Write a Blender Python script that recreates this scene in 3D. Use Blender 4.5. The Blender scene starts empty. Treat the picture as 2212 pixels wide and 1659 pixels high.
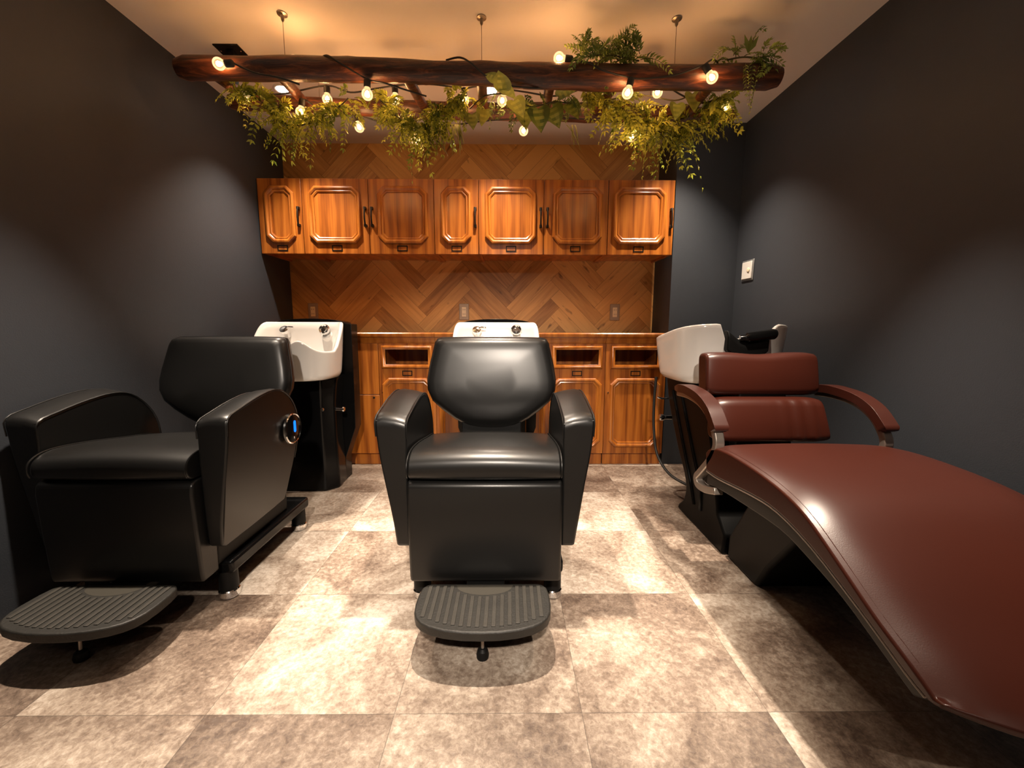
import bpy, math, random
from mathutils import Vector, Matrix

# ------------------------------------------------------------------ camera / world / exposure
scene = bpy.context.scene
COL = scene.collection
PI = math.pi

cam_d = bpy.data.cameras.new('camera')
cam_d.sensor_fit = 'HORIZONTAL'
cam_d.sensor_width = 36.0
cam_d.lens = 36.0 * 895.0 / 2212.0
cam_d.clip_start = 0.02
cam = bpy.data.objects.new('camera', cam_d)
COL.objects.link(cam)
pit, yaw, roll = 0.1356, 0.0083, 0.0022
Fv = Vector((math.sin(yaw) * math.cos(pit), math.cos(yaw) * math.cos(pit), -math.sin(pit)))
Rv = Vector((math.cos(yaw), -math.sin(yaw), 0))
Uv = Rv.cross(Fv)
R2 = Rv * math.cos(roll) + Uv * math.sin(roll)
U2 = -Rv * math.sin(roll) + Uv * math.cos(roll)
M = Matrix((R2, U2, -Fv)).transposed().to_4x4()
M.translation = Vector((0, 0, 0.933))
cam.matrix_world = M
scene.camera = cam

world = bpy.data.worlds.new('world')
scene.world = world
world.use_nodes = True
world.node_tree.nodes['Background'].inputs[0].default_value = (0.5, 0.55, 0.65, 1)
world.node_tree.nodes['Background'].inputs[1].default_value = 0.02

scene.view_settings.view_transform = 'Standard'
scene.view_settings.look = 'None'
scene.view_settings.gamma = 1.0
scene.view_settings.use_curve_mapping = False
scene.view_settings.exposure = 0.0
scene.cycles.max_bounces = 8
scene.cycles.sample_clamp_indirect = 4.0
scene.cycles.caustics_reflective = False
scene.cycles.caustics_refractive = False
scene.cycles.use_denoising = True

DOWN_POWER = 150.0          # recessed ceiling downlights over the basins
ROW_POWER = 350.0           # recessed ceiling downlights over the chairs, just above the picture; also the added fill pair
DOWN_COLOR = (1.0, 0.83, 0.66)
BULB_POWER = 2.7           # each festoon bulb
BULB_COLOR = (1.0, 0.47, 0.17)
FRONT_POWER = 560.0         # adjustable spotlight in the ceiling behind the camera
CEIL = 2.195

# ------------------------------------------------------------------ helpers: meshes

class MB:
    def __init__(self):
        self.v = []
        self.f = []
        self.tint = []
        self.uv = {}

    def add(self, verts, faces, tint=None, uv=None):
        b = len(self.v)
        self.v += [tuple(p) for p in verts]
        for i, f in enumerate(faces):
            if uv is not None:
                self.uv[len(self.f)] = uv[i]
            self.f.append(tuple(b + k for k in f))
            self.tint.append(0.5 if tint is None else tint)
        return self

    def box(self, x0, x1, y0, y1, z0, z1):
        v = [(x0, y0, z0), (x1, y0, z0), (x1, y1, z0), (x0, y1, z0), (x0, y0, z1), (x1, y0, z1), (x1, y1, z1), (x0, y1, z1)]
        f = [(0, 3, 2, 1), (4, 5, 6, 7), (0, 1, 5, 4), (1, 2, 6, 5), (2, 3, 7, 6), (3, 0, 4, 7)]
        return self.add(v, f)

    def loft(self, rings, cap0=True, cap1=True, closed=True):
        n = len(rings[0])
        v = [p for r in rings for p in r]
        f = []
        for i in range(len(rings) - 1):
            for j in range(n if closed else n - 1):
                k = (j + 1) % n
                f.append((i * n + j, i * n + k, (i + 1) * n + k, (i + 1) * n + j))
        if cap0:
            f.append(tuple(reversed(range(n))))
        if cap1:
            f.append(tuple((len(rings) - 1) * n + j for j in range(n)))
        return self.add(v, f)

    def prism(self, poly, a, b, fn):
        """extrude the 2D polygon from w=a to w=b; fn(u, v, w) -> xyz"""
        return self.loft([[fn(u, v, a) for u, v in poly], [fn(u, v, b) for u, v in poly]])

    def tube(self, path, r, n=8, caps=True):
        P = [Vector(p) for p in path]
        rr = r if isinstance(r, (list, tuple)) else [r] * len(P)
        rings = []
        nrm = None
        for i, p in enumerate(P):
            t = (P[min(i + 1, len(P) - 1)] - P[max(i - 1, 0)]).normalized()
            if nrm is None:
                ref = Vector((0, 0, 1)) if abs(t.z) < 0.9 else Vector((1, 0, 0))
                nrm = t.cross(ref).normalized()
            else:
                nrm = (nrm - t * nrm.dot(t))
                nrm = nrm.normalized() if nrm.length > 1e-6 else t.orthogonal().normalized()
            b = t.cross(nrm)
            rings.append([p + (nrm * math.cos(2 * PI * k / n) + b * math.sin(2 * PI * k / n)) * rr[i] for k in range(n)])
        return self.loft(rings, caps, caps)

    def sweep_yz(self, path, x0, x1, th, taper=None):
        """flat band following a (y, z) path, from x0 to x1, of thickness th (rounded when n big)"""
        rings = []
        for i, (y, z) in enumerate(path):
            a = path[max(i - 1, 0)]
            c = path[min(i + 1, len(path) - 1)]
            ty, tz = c[0] - a[0], c[1] - a[1]
            l = math.hypot(ty, tz) or 1
            ny, nz = -tz / l, ty / l
            s = 1.0 if taper is None else taper[i]
            h = th * s / 2
            w = (x1 - x0) / 2 * (0.55 + 0.45 * s)
            xc = (x0 + x1) / 2
            rings.append([(xc - w, y + ny * h, z + nz * h), (xc - w, y - ny * h, z - nz * h), (xc + w, y - ny * h, z - nz * h), (xc + w, y + ny * h, z + nz * h)])
        return self.loft(rings)

    def lathe(self, prof, n=24, mat=None, cap0=True, cap1=True):
        mat = mat or Matrix.Identity(4)
        rings = [[mat @ Vector((r * math.cos(2 * PI * k / n), r * math.sin(2 * PI * k / n), z)) for k in range(n)] for r, z in prof]
        return self.loft(rings, cap0, cap1)

    def build(self, name, material, parent=None, origin=(0, 0, 0), bevel=0, seg=3, sharp=35, smooth=True, subsurf=0):
        ox, oy, oz = origin
        me = bpy.data.meshes.new(name)
        me.from_pydata([(x - ox, y - oy, z - oz) for x, y, z in self.v], [], self.f)
        if self.uv:
            L = me.uv_layers.new(name='UVMap')
            for pi_, p in enumerate(me.polygons):
                if pi_ in self.uv:
                    for k, li in enumerate(p.loop_indices):
                        L.data[li].uv = self.uv[pi_][k]
        if len(set(self.tint)) > 1:
            at = me.attributes.new('tint', 'FLOAT', 'FACE')
            at.data.foreach_set('value', self.tint)
        me.validate()
        if smooth:
            me.polygons.foreach_set('use_smooth', [True] * len(me.polygons))
            me.set_sharp_from_angle(angle=math.radians(sharp))
        me.materials.append(material)
        o = bpy.data.objects.new(name, me)
        COL.objects.link(o)
        if bevel:
            m = o.modifiers.new('bevel', 'BEVEL')
            m.width = bevel
            m.segments = seg
            m.limit_method = 'ANGLE'
            m.angle_limit = math.radians(28)
            m.harden_normals = False
        if subsurf:
            m = o.modifiers.new('subsurf', 'SUBSURF')
            m.levels = subsurf
            m.render_levels = subsurf
        if parent is not None:
            o.parent = parent
        return o


def tag(o, label, cat, group=None, kind=None):
    o['label'] = label
    o['category'] = cat
    if group:
        o['group'] = group
    if kind:
        o['kind'] = kind
    return o


def thing(name, loc, label, cat, group=None):
    o = bpy.data.objects.new(name, None)
    o.empty_display_size = 0.05
    COL.objects.link(o)
    o.location = loc
    return tag(o, label, cat, group)


def struct(o):
    o['kind'] = 'structure'
    return o


def copy_tree(o, parent=None):
    c = o.copy()
    COL.objects.link(c)
    if parent is not None:
        c.parent = parent
    for ch in list(o.children):
        copy_tree(ch, c)
    return c


def sstep(a, b, x):
    t = max(0.0, min(1.0, (x - a) / (b - a)))
    return t * t * (3 - 2 * t)


def rotto(direction, loc):
    """matrix taking +Z to the direction, moved to loc"""
    q = Vector((0, 0, 1)).rotation_difference(Vector(direction).normalized())
    m = q.to_matrix().to_4x4()
    m.translation = Vector(loc)
    return m


def spline(pts, n=8):
    """Catmull-Rom through the points"""
    P = [Vector(p) for p in pts]
    out = []
    for i in range(len(P) - 1):
        p0 = P[max(i - 1, 0)]; p1 = P[i]; p2 = P[i + 1]; p3 = P[min(i + 2, len(P) - 1)]
        for k in range(n):
            t = k / n
            out.append(0.5 * ((2 * p1) + (p2 - p0) * t + (2 * p0 - 5 * p1 + 4 * p2 - p3) * t * t + (3 * p1 - p0 - 3 * p2 + p3) * t ** 3))
    out.append(P[-1])
    return out


def spline2(pts, n=6):
    return [(p.x, p.y) for p in spline([(a, b, 0) for a, b in pts], n)]

# ------------------------------------------------------------------ helpers: materials

def new_mat(name):
    m = bpy.data.materials.new(name)
    m.use_nodes = True
    return m, m.node_tree.nodes, m.node_tree.links, m.node_tree.nodes['Principled BSDF']


def simple(name, col, rough=0.5, metal=0.0, coat=0.0, bump=0.0, bscale=200.0, var=0.0, vscale=8.0, spec=0.5, coat_rough=0.1, ior=1.5):
    m, N, L, B = new_mat(name)
    B.inputs['Base Color'].default_value = (*col, 1)
    B.inputs['Roughness'].default_value = rough
    B.inputs['Metallic'].default_value = metal
    B.inputs['Coat Weight'].default_value = coat
    B.inputs['Coat Roughness'].default_value = coat_rough
    B.inputs['Specular IOR Level'].default_value = spec
    B.inputs['IOR'].default_value = ior
    tc = N.new('ShaderNodeTexCoord')
    if bump:
        nz = N.new('ShaderNodeTexNoise'); nz.inputs['Scale'].default_value = bscale; nz.inputs['Detail'].default_value = 4
        L.new(tc.outputs['Object'], nz.inputs['Vector'])
        bp = N.new('ShaderNodeBump'); bp.inputs['Strength'].default_value = bump; bp.inputs['Distance'].default_value = 0.002
        L.new(nz.outputs[0], bp.inputs['Height']); L.new(bp.outputs[0], B.inputs['Normal'])
    if var:
        nz = N.new('ShaderNodeTexNoise'); nz.inputs['Scale'].default_value = vscale; nz.inputs['Detail'].default_value = 5
        L.new(tc.outputs['Object'], nz.inputs['Vector'])
        mx = N.new('ShaderNodeMix'); mx.data_type = 'RGBA'
        mx.inputs[6].default_value = (*[c * (1 - var) for c in col], 1)
        mx.inputs[7].default_value = (*[min(1, c * (1 + var)) for c in col], 1)
        L.new(nz.outputs[0], mx.inputs[0]); L.new(mx.outputs[2], B.inputs['Base Color'])
    return m


def ramp(N, stops):
    r = N.new('ShaderNodeValToRGB')
    e = r.color_ramp.elements
    while len(e) < len(stops):
        e.new(0.5)
    for i, (p, c) in enumerate(stops):
        e[i].position = p
        e[i].color = (*c, 1)
    return r


def oak(name, dark, mid, light, rough=0.32):
    """honey oak with upright cathedral grain, object coordinates"""
    m, N, L, B = new_mat(name)
    tc = N.new('ShaderNodeTexCoord')
    mp = N.new('ShaderNodeMapping'); mp.inputs['Scale'].default_value = (1.0, 1.0, 0.16)
    L.new(tc.outputs['Object'], mp.inputs[0])
    wv = N.new('ShaderNodeTexWave'); wv.wave_type = 'BANDS'; wv.bands_direction = 'X'
    wv.inputs['Scale'].default_value = 4.5; wv.inputs['Distortion'].default_value = 9.0
    wv.inputs['Detail'].default_value = 3.0; wv.inputs['Detail Scale'].default_value = 1.4; wv.inputs['Detail Roughness'].default_value = 0.6
    L.new(mp.outputs[0], wv.inputs['Vector'])
    mp2 = N.new('ShaderNodeMapping'); mp2.inputs['Scale'].default_value = (150.0, 40.0, 2.6)
    L.new(tc.outputs['Object'], mp2.inputs[0])
    nz = N.new('ShaderNodeTexNoise'); nz.inputs['Scale'].default_value = 1.0; nz.inputs['Detail'].default_value = 5.0
    L.new(mp2.outputs[0], nz.inputs['Vector'])
    mx = N.new('ShaderNodeMath'); mx.operation = 'MULTIPLY_ADD'; mx.inputs[1].default_value = 0.34
    L.new(wv.outputs['Fac'], mx.inputs[0])
    sc = N.new('ShaderNodeMath'); sc.operation = 'MULTIPLY'; sc.inputs[1].default_value = 0.66
    L.new(nz.outputs[0], sc.inputs[0]); L.new(sc.outputs[0], mx.inputs[2])
    rp = ramp(N, [(0.22, dark), (0.48, mid), (0.76, light)])
    L.new(mx.outputs[0], rp.inputs[0]); L.new(rp.outputs[0], B.inputs['Base Color'])
    B.inputs['Roughness'].default_value = rough
    B.inputs['Coat Weight'].default_value = 0.25
    B.inputs['Coat Roughness'].default_value = 0.25
    bp = N.new('ShaderNodeBump'); bp.inputs['Strength'].default_value = 0.12; bp.inputs['Distance'].default_value = 0.001
    L.new(mx.outputs[0], bp.inputs['Height']); L.new(bp.outputs[0], B.inputs['Normal'])
    return m


MAT = {}
MAT['paint'] = simple('navy_grey_wall_paint', (0.030, 0.035, 0.044), 0.6, bump=0.25, bscale=260, var=0.06, vscale=30)
MAT['ceiling'] = simple('white_ceiling_paper', (0.80, 0.75, 0.71), 0.8, bump=0.15, bscale=240)
MAT['oak'] = oak('honey_oak', (0.17, 0.042, 0.005), (0.32, 0.092, 0.011), (0.44, 0.145, 0.020))
MAT['oak_edge'] = oak('honey_oak_moulding', (0.25, 0.068, 0.008), (0.36, 0.110, 0.014), (0.45, 0.155, 0.024), 0.28)
MAT['black_leather'] = simple('black_leather', (0.0042, 0.0041, 0.0040), 0.40, bump=0.06, bscale=420, spec=0.5, ior=1.36, coat=0.28, coat_rough=0.27)
MAT['black_gloss'] = simple('glossy_black_plastic', (0.004, 0.004, 0.0042), 0.16, spec=0.4, ior=1.3)
MAT['black_matt'] = simple('matt_black_plastic', (0.005, 0.005, 0.005), 0.5, spec=0.4, ior=1.3)
MAT['rubber'] = simple('black_ribbed_rubber', (0.014, 0.013, 0.011), 0.55, bump=0.5, bscale=150, var=0.45, vscale=26)
MAT['rubber_rib'] = simple('grey_rubber_rib', (0.030, 0.027, 0.022), 0.6, bump=0.4, bscale=150, var=0.35, vscale=26)  # ribs coloured lighter than the footrest rubber
MAT['ceramic'] = simple('white_ceramic', (0.82, 0.80, 0.77), 0.12, coat=0.4)
MAT['column_black'] = simple('black_column_plastic', (0.003, 0.003, 0.003), 0.40, spec=0.5, ior=1.16)
MAT['chrome'] = simple('chrome', (0.82, 0.82, 0.82), 0.10, metal=1.0)
MAT['satin'] = simple('satin_bronze_metal', (0.36, 0.31, 0.27), 0.36, metal=0.75)
MAT['frame'] = simple('dark_bronze_frame', (0.014, 0.012, 0.010), 0.5, ior=1.4)
MAT['brown_leather'] = simple('reddish_brown_leather', (0.041, 0.0082, 0.0042), 0.34, bump=0.06, bscale=380, var=0.10, vscale=4, spec=0.4)
MAT['brown_pad'] = simple('brown_arm_pad', (0.036, 0.0085, 0.0052), 0.32, ior=1.4)
MAT['iron'] = simple('dark_bronze_ironwork', (0.018, 0.013, 0.010), 0.38, metal=0.6)
MAT['white_plastic'] = simple('white_plastic', (0.72, 0.70, 0.66), 0.4)
MAT['cream'] = simple('cream_plastic', (0.88, 0.76, 0.55), 0.45)
MAT['bronze_plate'] = simple('bronze_cover_plate', (0.38, 0.29, 0.21), 0.42, metal=0.2)
MAT['wire'] = simple('brushed_steel_wire', (0.30, 0.26, 0.22), 0.35, metal=0.9)
MAT['cable'] = simple('black_rubber_cable', (0.010, 0.009, 0.008), 0.55)
MAT['dark'] = simple('dark_slot', (0.01, 0.008, 0.006), 0.7)
MAT['grey_trim'] = simple('grey_metal_frame', (0.33, 0.34, 0.35), 0.4, metal=0.6)


def log_mat():
    m, N, L, B = new_mat('peeled_dark_log')
    tc = N.new('ShaderNodeTexCoord')
    mp = N.new('ShaderNodeMapping'); mp.inputs['Scale'].default_value = (2.2, 14, 14)
    L.new(tc.outputs['Object'], mp.inputs[0])
    nz = N.new('ShaderNodeTexNoise'); nz.inputs['Scale'].default_value = 3.0; nz.inputs['Detail'].default_value = 8.0
    nz.inputs['Roughness'].default_value = 0.65; nz.inputs['Distortion'].default_value = 1.2
    L.new(mp.outputs[0], nz.inputs['Vector'])
    rp = ramp(N, [(0.34, (0.012, 0.004, 0.002)), (0.50, (0.060, 0.016, 0.006)), (0.66, (0.19, 0.058, 0.019))])
    L.new(nz.outputs[0], rp.inputs[0]); L.new(rp.outputs[0], B.inputs['Base Color'])
    B.inputs['Roughness'].default_value = 0.42
    bp = N.new('ShaderNodeBump'); bp.inputs['Strength'].default_value = 0.5; bp.inputs['Distance'].default_value = 0.006
    L.new(nz.outputs[0], bp.inputs['Height']); L.new(bp.outputs[0], B.inputs['Normal'])
    return m


MAT['log'] = log_mat()


def leaf_mat(name, dark, light, vein=False):
    m, N, L, B = new_mat(name)
    at = N.new('ShaderNodeAttribute'); at.attribute_name = 'tint'
    rp = ramp(N, [(0.0, dark), (1.0, light)])
    L.new(at.outputs['Fac'], rp.inputs[0])
    L.new(rp.outputs[0], B.inputs['Base Color'])
    B.inputs['Roughness'].default_value = 0.42
    tr = N.new('ShaderNodeBsdfTranslucent'); L.new(rp.outputs[0], tr.inputs[0])
    mx = N.new('ShaderNodeMixShader'); mx.inputs[0].default_value = 0.35
    out = N['Material Output']
    L.new(B.outputs[0], mx.inputs[1]); L.new(tr.outputs[0], mx.inputs[2]); L.new(mx.outputs[0], out.inputs['Surface'])
    return m


MAT['fern'] = leaf_mat('fern_leaf', (0.13, 0.20, 0.025), (0.74, 0.76, 0.10))
MAT['fern_dark'] = leaf_mat('dark_fern_leaf', (0.085, 0.16, 0.035), (0.38, 0.46, 0.09))
MAT['pothos'] = leaf_mat('pothos_leaf', (0.055, 0.12, 0.025), (0.70, 0.74, 0.16))
MAT['grass'] = leaf_mat('grass_blade', (0.10, 0.15, 0.03), (0.32, 0.36, 0.08))
MAT['stem'] = simple('brown_green_stem', (0.055, 0.050, 0.015), 0.6)


def emit(name, col, strength):
    m, N, L, B = new_mat(name)
    B.inputs['Base Color'].default_value = (*col, 1)
    B.inputs['Emission Color'].default_value = (*col, 1)
    B.inputs['Emission Strength'].default_value = strength
    return m


MAT['lens'] = emit('downlight_lens', (1.0, 0.93, 0.82), 25.0)
MAT['blue'] = emit('blue_indicator', (0.0, 0.16, 1.0), 1.5)
MAT['filament'] = emit('glowing_filament', (1.0, 0.70, 0.36), 30.0)


def glass_mat():
    m, N, L, B = new_mat('warm_clear_bulb_glass')
    out = N['Material Output']
    N.remove(B)
    tr = N.new('ShaderNodeBsdfTransparent'); tr.inputs[0].default_value = (1, 0.95, 0.88, 1)
    gl = N.new('ShaderNodeBsdfGlossy'); gl.inputs['Roughness'].default_value = 0.05
    fr = N.new('ShaderNodeFresnel'); fr.inputs[0].default_value = 1.45
    mx = N.new('ShaderNodeMixShader')
    em = N.new('ShaderNodeEmission'); em.inputs[0].default_value = (1.0, 0.62, 0.30, 1); em.inputs[1].default_value = 0.42
    ad = N.new('ShaderNodeAddShader')
    L.new(fr.outputs[0], mx.inputs[0]); L.new(tr.outputs[0], mx.inputs[1]); L.new(gl.outputs[0], mx.inputs[2])
    L.new(mx.outputs[0], ad.inputs[0]); L.new(em.outputs[0], ad.inputs[1]); L.new(ad.outputs[0], out.inputs['Surface'])
    return m


MAT['glass'] = glass_mat()


def floor_mat():
    m, N, L, B = new_mat('stone_look_vinyl_tiles')
    T = 0.457
    tc = N.new('ShaderNodeTexCoord')
    sub = N.new('ShaderNodeVectorMath'); sub.operation = 'SUBTRACT'; sub.inputs[1].default_value = (0.637, 0.893, 0)
    L.new(tc.outputs['Object'], sub.inputs[0])
    div = N.new('ShaderNodeVectorMath'); div.operation = 'SCALE'; div.inputs[3].default_value = 1 / T
    L.new(sub.outputs[0], div.inputs[0])
    fl = N.new('ShaderNodeVectorMath'); fl.operation = 'FLOOR'
    L.new(div.outputs[0], fl.inputs[0])
    fr = N.new('ShaderNodeVectorMath'); fr.operation = 'FRACTION'
    L.new(div.outputs[0], fr.inputs[0])
    # keep the tile id flat in z
    sx = N.new('ShaderNodeSeparateXYZ'); L.new(fl.outputs[0], sx.inputs[0])
    cx = N.new('ShaderNodeCombineXYZ'); L.new(sx.outputs[0], cx.inputs[0]); L.new(sx.outputs[1], cx.inputs[1])
    wn = N.new('ShaderNodeTexWhiteNoise'); wn.noise_dimensions = '3D'; L.new(cx.outputs[0], wn.inputs['Vector'])
    off = N.new('ShaderNodeVectorMath'); off.operation = 'SCALE'; off.inputs[3].default_value = 37.0
    L.new(wn.outputs['Color'], off.inputs[0])
    ad = N.new('ShaderNodeVectorMath'); ad.operation = 'ADD'
    L.new(tc.outputs['Object'], ad.inputs[0]); L.new(off.outputs[0], ad.inputs[1])
    n1 = N.new('ShaderNodeTexNoise'); n1.inputs['Scale'].default_value = 3.2; n1.inputs['Detail'].default_value = 9
    n1.inputs['Roughness'].default_value = 0.62; n1.inputs['Distortion'].default_value = 0.6
    L.new(ad.outputs[0], n1.inputs['Vector'])
    n2 = N.new('ShaderNodeTexNoise'); n2.inputs['Scale'].default_value = 64; n2.inputs['Detail'].default_value = 7; n2.inputs['Roughness'].default_value = 0.74; n2.inputs['Distortion'].default_value = 0.35
    L.new(ad.outputs[0], n2.inputs['Vector'])
    s2 = N.new('ShaderNodeMath'); s2.operation = 'MULTIPLY_ADD'; s2.inputs[1].default_value = 0.66; s2.inputs[2].default_value = -0.33
    L.new(n2.outputs[0], s2.inputs[0])
    s1 = N.new('ShaderNodeMath'); s1.operation = 'MULTIPLY_ADD'; s1.inputs[1].default_value = 0.20; s1.inputs[2].default_value = -0.10
    L.new(wn.outputs['Value'], s1.inputs[0])
    a1 = N.new('ShaderNodeMath'); L.new(n1.outputs[0], a1.inputs[0]); L.new(s2.outputs[0], a1.inputs[1])
    a2 = N.new('ShaderNodeMath'); L.new(a1.outputs[0], a2.inputs[0]); L.new(s1.outputs[0], a2.inputs[1])
    rp = ramp(N, [(0.27, (0.080, 0.053, 0.039)), (0.42, (0.190, 0.140, 0.106)), (0.55, (0.345, 0.280, 0.222)), (0.72, (0.60, 0.53, 0.455))])
    L.new(a2.outputs[0], rp.inputs[0])
    # hairline joints
    sf = N.new('ShaderNodeSeparateXYZ'); L.new(fr.outputs[0], sf.inputs[0])
    def edge(o):
        c = N.new('ShaderNodeMath'); c.operation = 'PINGPONG'; c.inputs[1].default_value = 0.5; L.new(o, c.inputs[0])
        return c
    ex, ey = edge(sf.outputs[0]), edge(sf.outputs[1])
    mn = N.new('ShaderNodeMath'); mn.operation = 'MINIMUM'; L.new(ex.outputs[0], mn.inputs[0]); L.new(ey.outputs[0], mn.inputs[1])
    gt = N.new('ShaderNodeMath'); gt.operation = 'GREATER_THAN'; gt.inputs[1].default_value = 0.0022; L.new(mn.outputs[0], gt.inputs[0])
    jm = N.new('ShaderNodeMath'); jm.operation = 'MULTIPLY_ADD'; jm.inputs[1].default_value = 0.45; jm.inputs[2].default_value = 0.55; L.new(gt.outputs[0], jm.inputs[0])
    mul = N.new('ShaderNodeVectorMath'); mul.operation = 'SCALE'; L.new(rp.outputs[0], mul.inputs[0]); L.new(jm.outputs[0], mul.inputs[3])
    L.new(mul.outputs[0], B.inputs['Base Color'])
    B.inputs['Roughness'].default_value = 0.42
    bp = N.new('ShaderNodeBump'); bp.inputs['Strength'].default_value = 0.35; bp.inputs['Distance'].default_value = 0.004
    L.new(n2.outputs[0], bp.inputs['Height']); L.new(bp.outputs[0], B.inputs['Normal'])
    return m


MAT['floor'] = floor_mat()


def plank_mat():
    m, N, L, B = new_mat('herringbone_oak_planks')
    uv = N.new('ShaderNodeTexCoord')
    at = N.new('ShaderNodeAttribute'); at.attribute_name = 'tint'
    mp = N.new('ShaderNodeMapping'); mp.inputs['Scale'].default_value = (2.2, 26, 1)
    L.new(uv.outputs['UV'], mp.inputs[0])
    nz = N.new('ShaderNodeTexNoise'); nz.inputs['Scale'].default_value = 1.6; nz.inputs['Detail'].default_value = 7; nz.inputs['Distortion'].default_value = 0.8
    L.new(mp.outputs[0], nz.inputs['Vector'])
    kn = N.new('ShaderNodeTexNoise'); kn.inputs['Scale'].default_value = 7.0; kn.inputs['Detail'].default_value = 3
    mp3 = N.new('ShaderNodeMapping'); mp3.inputs['Scale'].default_value = (1.0, 3.0, 1)
    L.new(uv.outputs['UV'], mp3.inputs[0]); L.new(mp3.outputs[0], kn.inputs['Vector'])
    a = N.new('ShaderNodeMath'); a.operation = 'MULTIPLY_ADD'; a.inputs[1].default_value = 0.48
    t = N.new('ShaderNodeMath'); t.operation = 'MULTIPLY'; t.inputs[1].default_value = 0.62
    L.new(at.outputs['Fac'], t.inputs[0]); L.new(nz.outputs[0], a.inputs[0]); L.new(t.outputs[0], a.inputs[2])
    rp = ramp(N, [(0.22, (0.20, 0.085, 0.023)), (0.46, (0.50, 0.255, 0.075)), (0.72, (0.74, 0.43, 0.145))])
    L.new(a.outputs[0], rp.inputs[0])
    kr = ramp(N, [(0.25, (0.30, 0.26, 0.24)), (0.36, (1, 1, 1))])
    L.new(kn.outputs[0], kr.inputs[0])
    mx = N.new('ShaderNodeMix'); mx.data_type = 'RGBA'; mx.blend_type = 'MULTIPLY'; mx.inputs[0].default_value = 1
    L.new(rp.outputs[0], mx.inputs[6]); L.new(kr.outputs[0], mx.inputs[7])
    L.new(mx.outputs[2], B.inputs['Base Color'])
    B.inputs['Roughness'].default_value = 0.5
    bp = N.new('ShaderNodeBump'); bp.inputs['Strength'].default_value = 0.15; bp.inputs['Distance'].default_value = 0.001
    L.new(nz.outputs[0], bp.inputs['Height']); L.new(bp.outputs[0], B.inputs['Normal'])
    return m


MAT['plank'] = plank_mat()

# ------------------------------------------------------------------ room shell
XL, XR, YB, YF, YC, XC = -1.575, 1.476, 3.08, -2.2, 2.755, 1.057

struct(MB().box(XL - .1, XR + .1, YF - .1, YB + .1, -.06, 0).build('floor', MAT['floor'], smooth=False))
struct(MB().box(XL - .1, XR + .1, YF - .1, YB + .1, CEIL, CEIL + .06).build('ceiling', MAT['ceiling'], smooth=False))
struct(MB().box(XL - .1, XL, YF, YB + .1, 0, CEIL).build('wall_left', MAT['paint'], smooth=False))
struct(MB().box(XR, XR + .1, YF, YB + .1, 0, CEIL).build('wall_right', MAT['paint'], smooth=False))
struct(MB().box(XL - .1, XR + .1, YF - .1, YF, 0, CEIL).build('wall_front', MAT['paint'], smooth=False))
# the blue-grey return beside the niche
struct(MB().box(XC, XR, YC, YB + .1, 0, CEIL).build('wall_back_right', MAT['paint'], smooth=False))


def clip_poly(poly, x0, x1, z0, z1):
    def cl(P, inside, inter):
        out = []
        for i in range(len(P)):
            a, b = P[i - 1], P[i]
            ia, ib = inside(a), inside(b)
            if ia != ib:
                out.append(inter(a, b))
            if ib:
                out.append(b)
        return out
    def ix(c):
        return lambda a, b: (c, a[1] + (b[1] - a[1]) * (c - a[0]) / (b[0] - a[0]))
    def iz(c):
        return lambda a, b: (a[0] + (b[0] - a[0]) * (c - a[1]) / (b[1] - a[1]), c)
    for ins, it in ((lambda p: p[0] >= x0, ix(x0)), (lambda p: p[0] <= x1, ix(x1)), (lambda p: p[1] >= z0, iz(z0)), (lambda p: p[1] <= z1, iz(z1))):
        poly = cl(poly, ins, it) if poly else poly
    return poly


def herringbone():
    rnd = random.Random(5)
    W, LN = 0.0914, 5
    X0, Z0 = -1.245, -0.02          # foot of one chevron
    mb = MB()
    s2 = math.sqrt(2)
    g = 0.006
    for c in range(-3, 5):
        for k in range(-12, 32):
            for kind in (0, 1):
                if kind == 0:
                    x0, x1, y0, y1 = k, k + LN, k, k + 1
                else:
                    x0, x1, y0, y1 = k + LN, k + LN + 1, k + 1 - LN, k + 1
                q = [(x0 + g, y0 + g), (x1 - g, y0 + g), (x1 - g, y1 - g), (x0 + g, y1 - g)]
                P = [(X0 + W * ((x + 2 * LN * c) - y) / s2 - 0 + 0, Z0 + W * ((x) + y) / s2) for x, y in q]
                # the lattice step (2L, 0) taken level: shift by the matching number of rows
                P = [(X0 + W * ((x - y) / s2 + c * s2 * LN), Z0 + W * (x + y) / s2) for x, y in q]
                t = min(1, max(0, rnd.gauss(0.5, 0.22)))
                ou, ov = rnd.uniform(0, 50), rnd.uniform(0, 50)
                P = clip_poly(P, XL, XC, 0.0, CEIL)
                if len(P) < 3:
                    continue
                uv = []
                for (px, pz) in P:
                    a = (px - X0) / W * s2; b = (pz - Z0) / W * s2
                    xx, yy = (a + b) / 2, (b - a) / 2
                    u, v = (xx, yy) if kind == 0 else (yy, xx)
                    uv.append((u * W + ou, v * W + ov))
                mb.add([(px, YB, pz) for px, pz in P], [tuple(range(len(P)))], t, [uv])
    # board behind the planks, closing the hairline gaps
    o = mb.build('wall_back', MAT['plank'], smooth=False)
    struct(o)
    b = MB().box(XL, XC, YB + .003, YB + .1, 0, CEIL).build('trim_1', MAT['dark'], smooth=False)
    struct(b)


herringbone()

# ------------------------------------------------------------------ cabinets

def octagon(x0, x1, z0, z1, c):
    return [(x0 + c, z0), (x1 - c, z0), (x1, z0 + c), (x1, z1 - c), (x1 - c, z1), (x0 + c, z1), (x0, z1 - c), (x0, z0 + c)]


def ring_mould(mb, pf, y, prof):
    """moulding ring: pf(inset) -> polygon, prof = [(inset, rise)]; standing off the plane y toward the room"""
    rings = [[(u, y - h, v) for u, v in pf(i)] for i, h in prof]
    mb.loft(rings, False, False)


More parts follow.
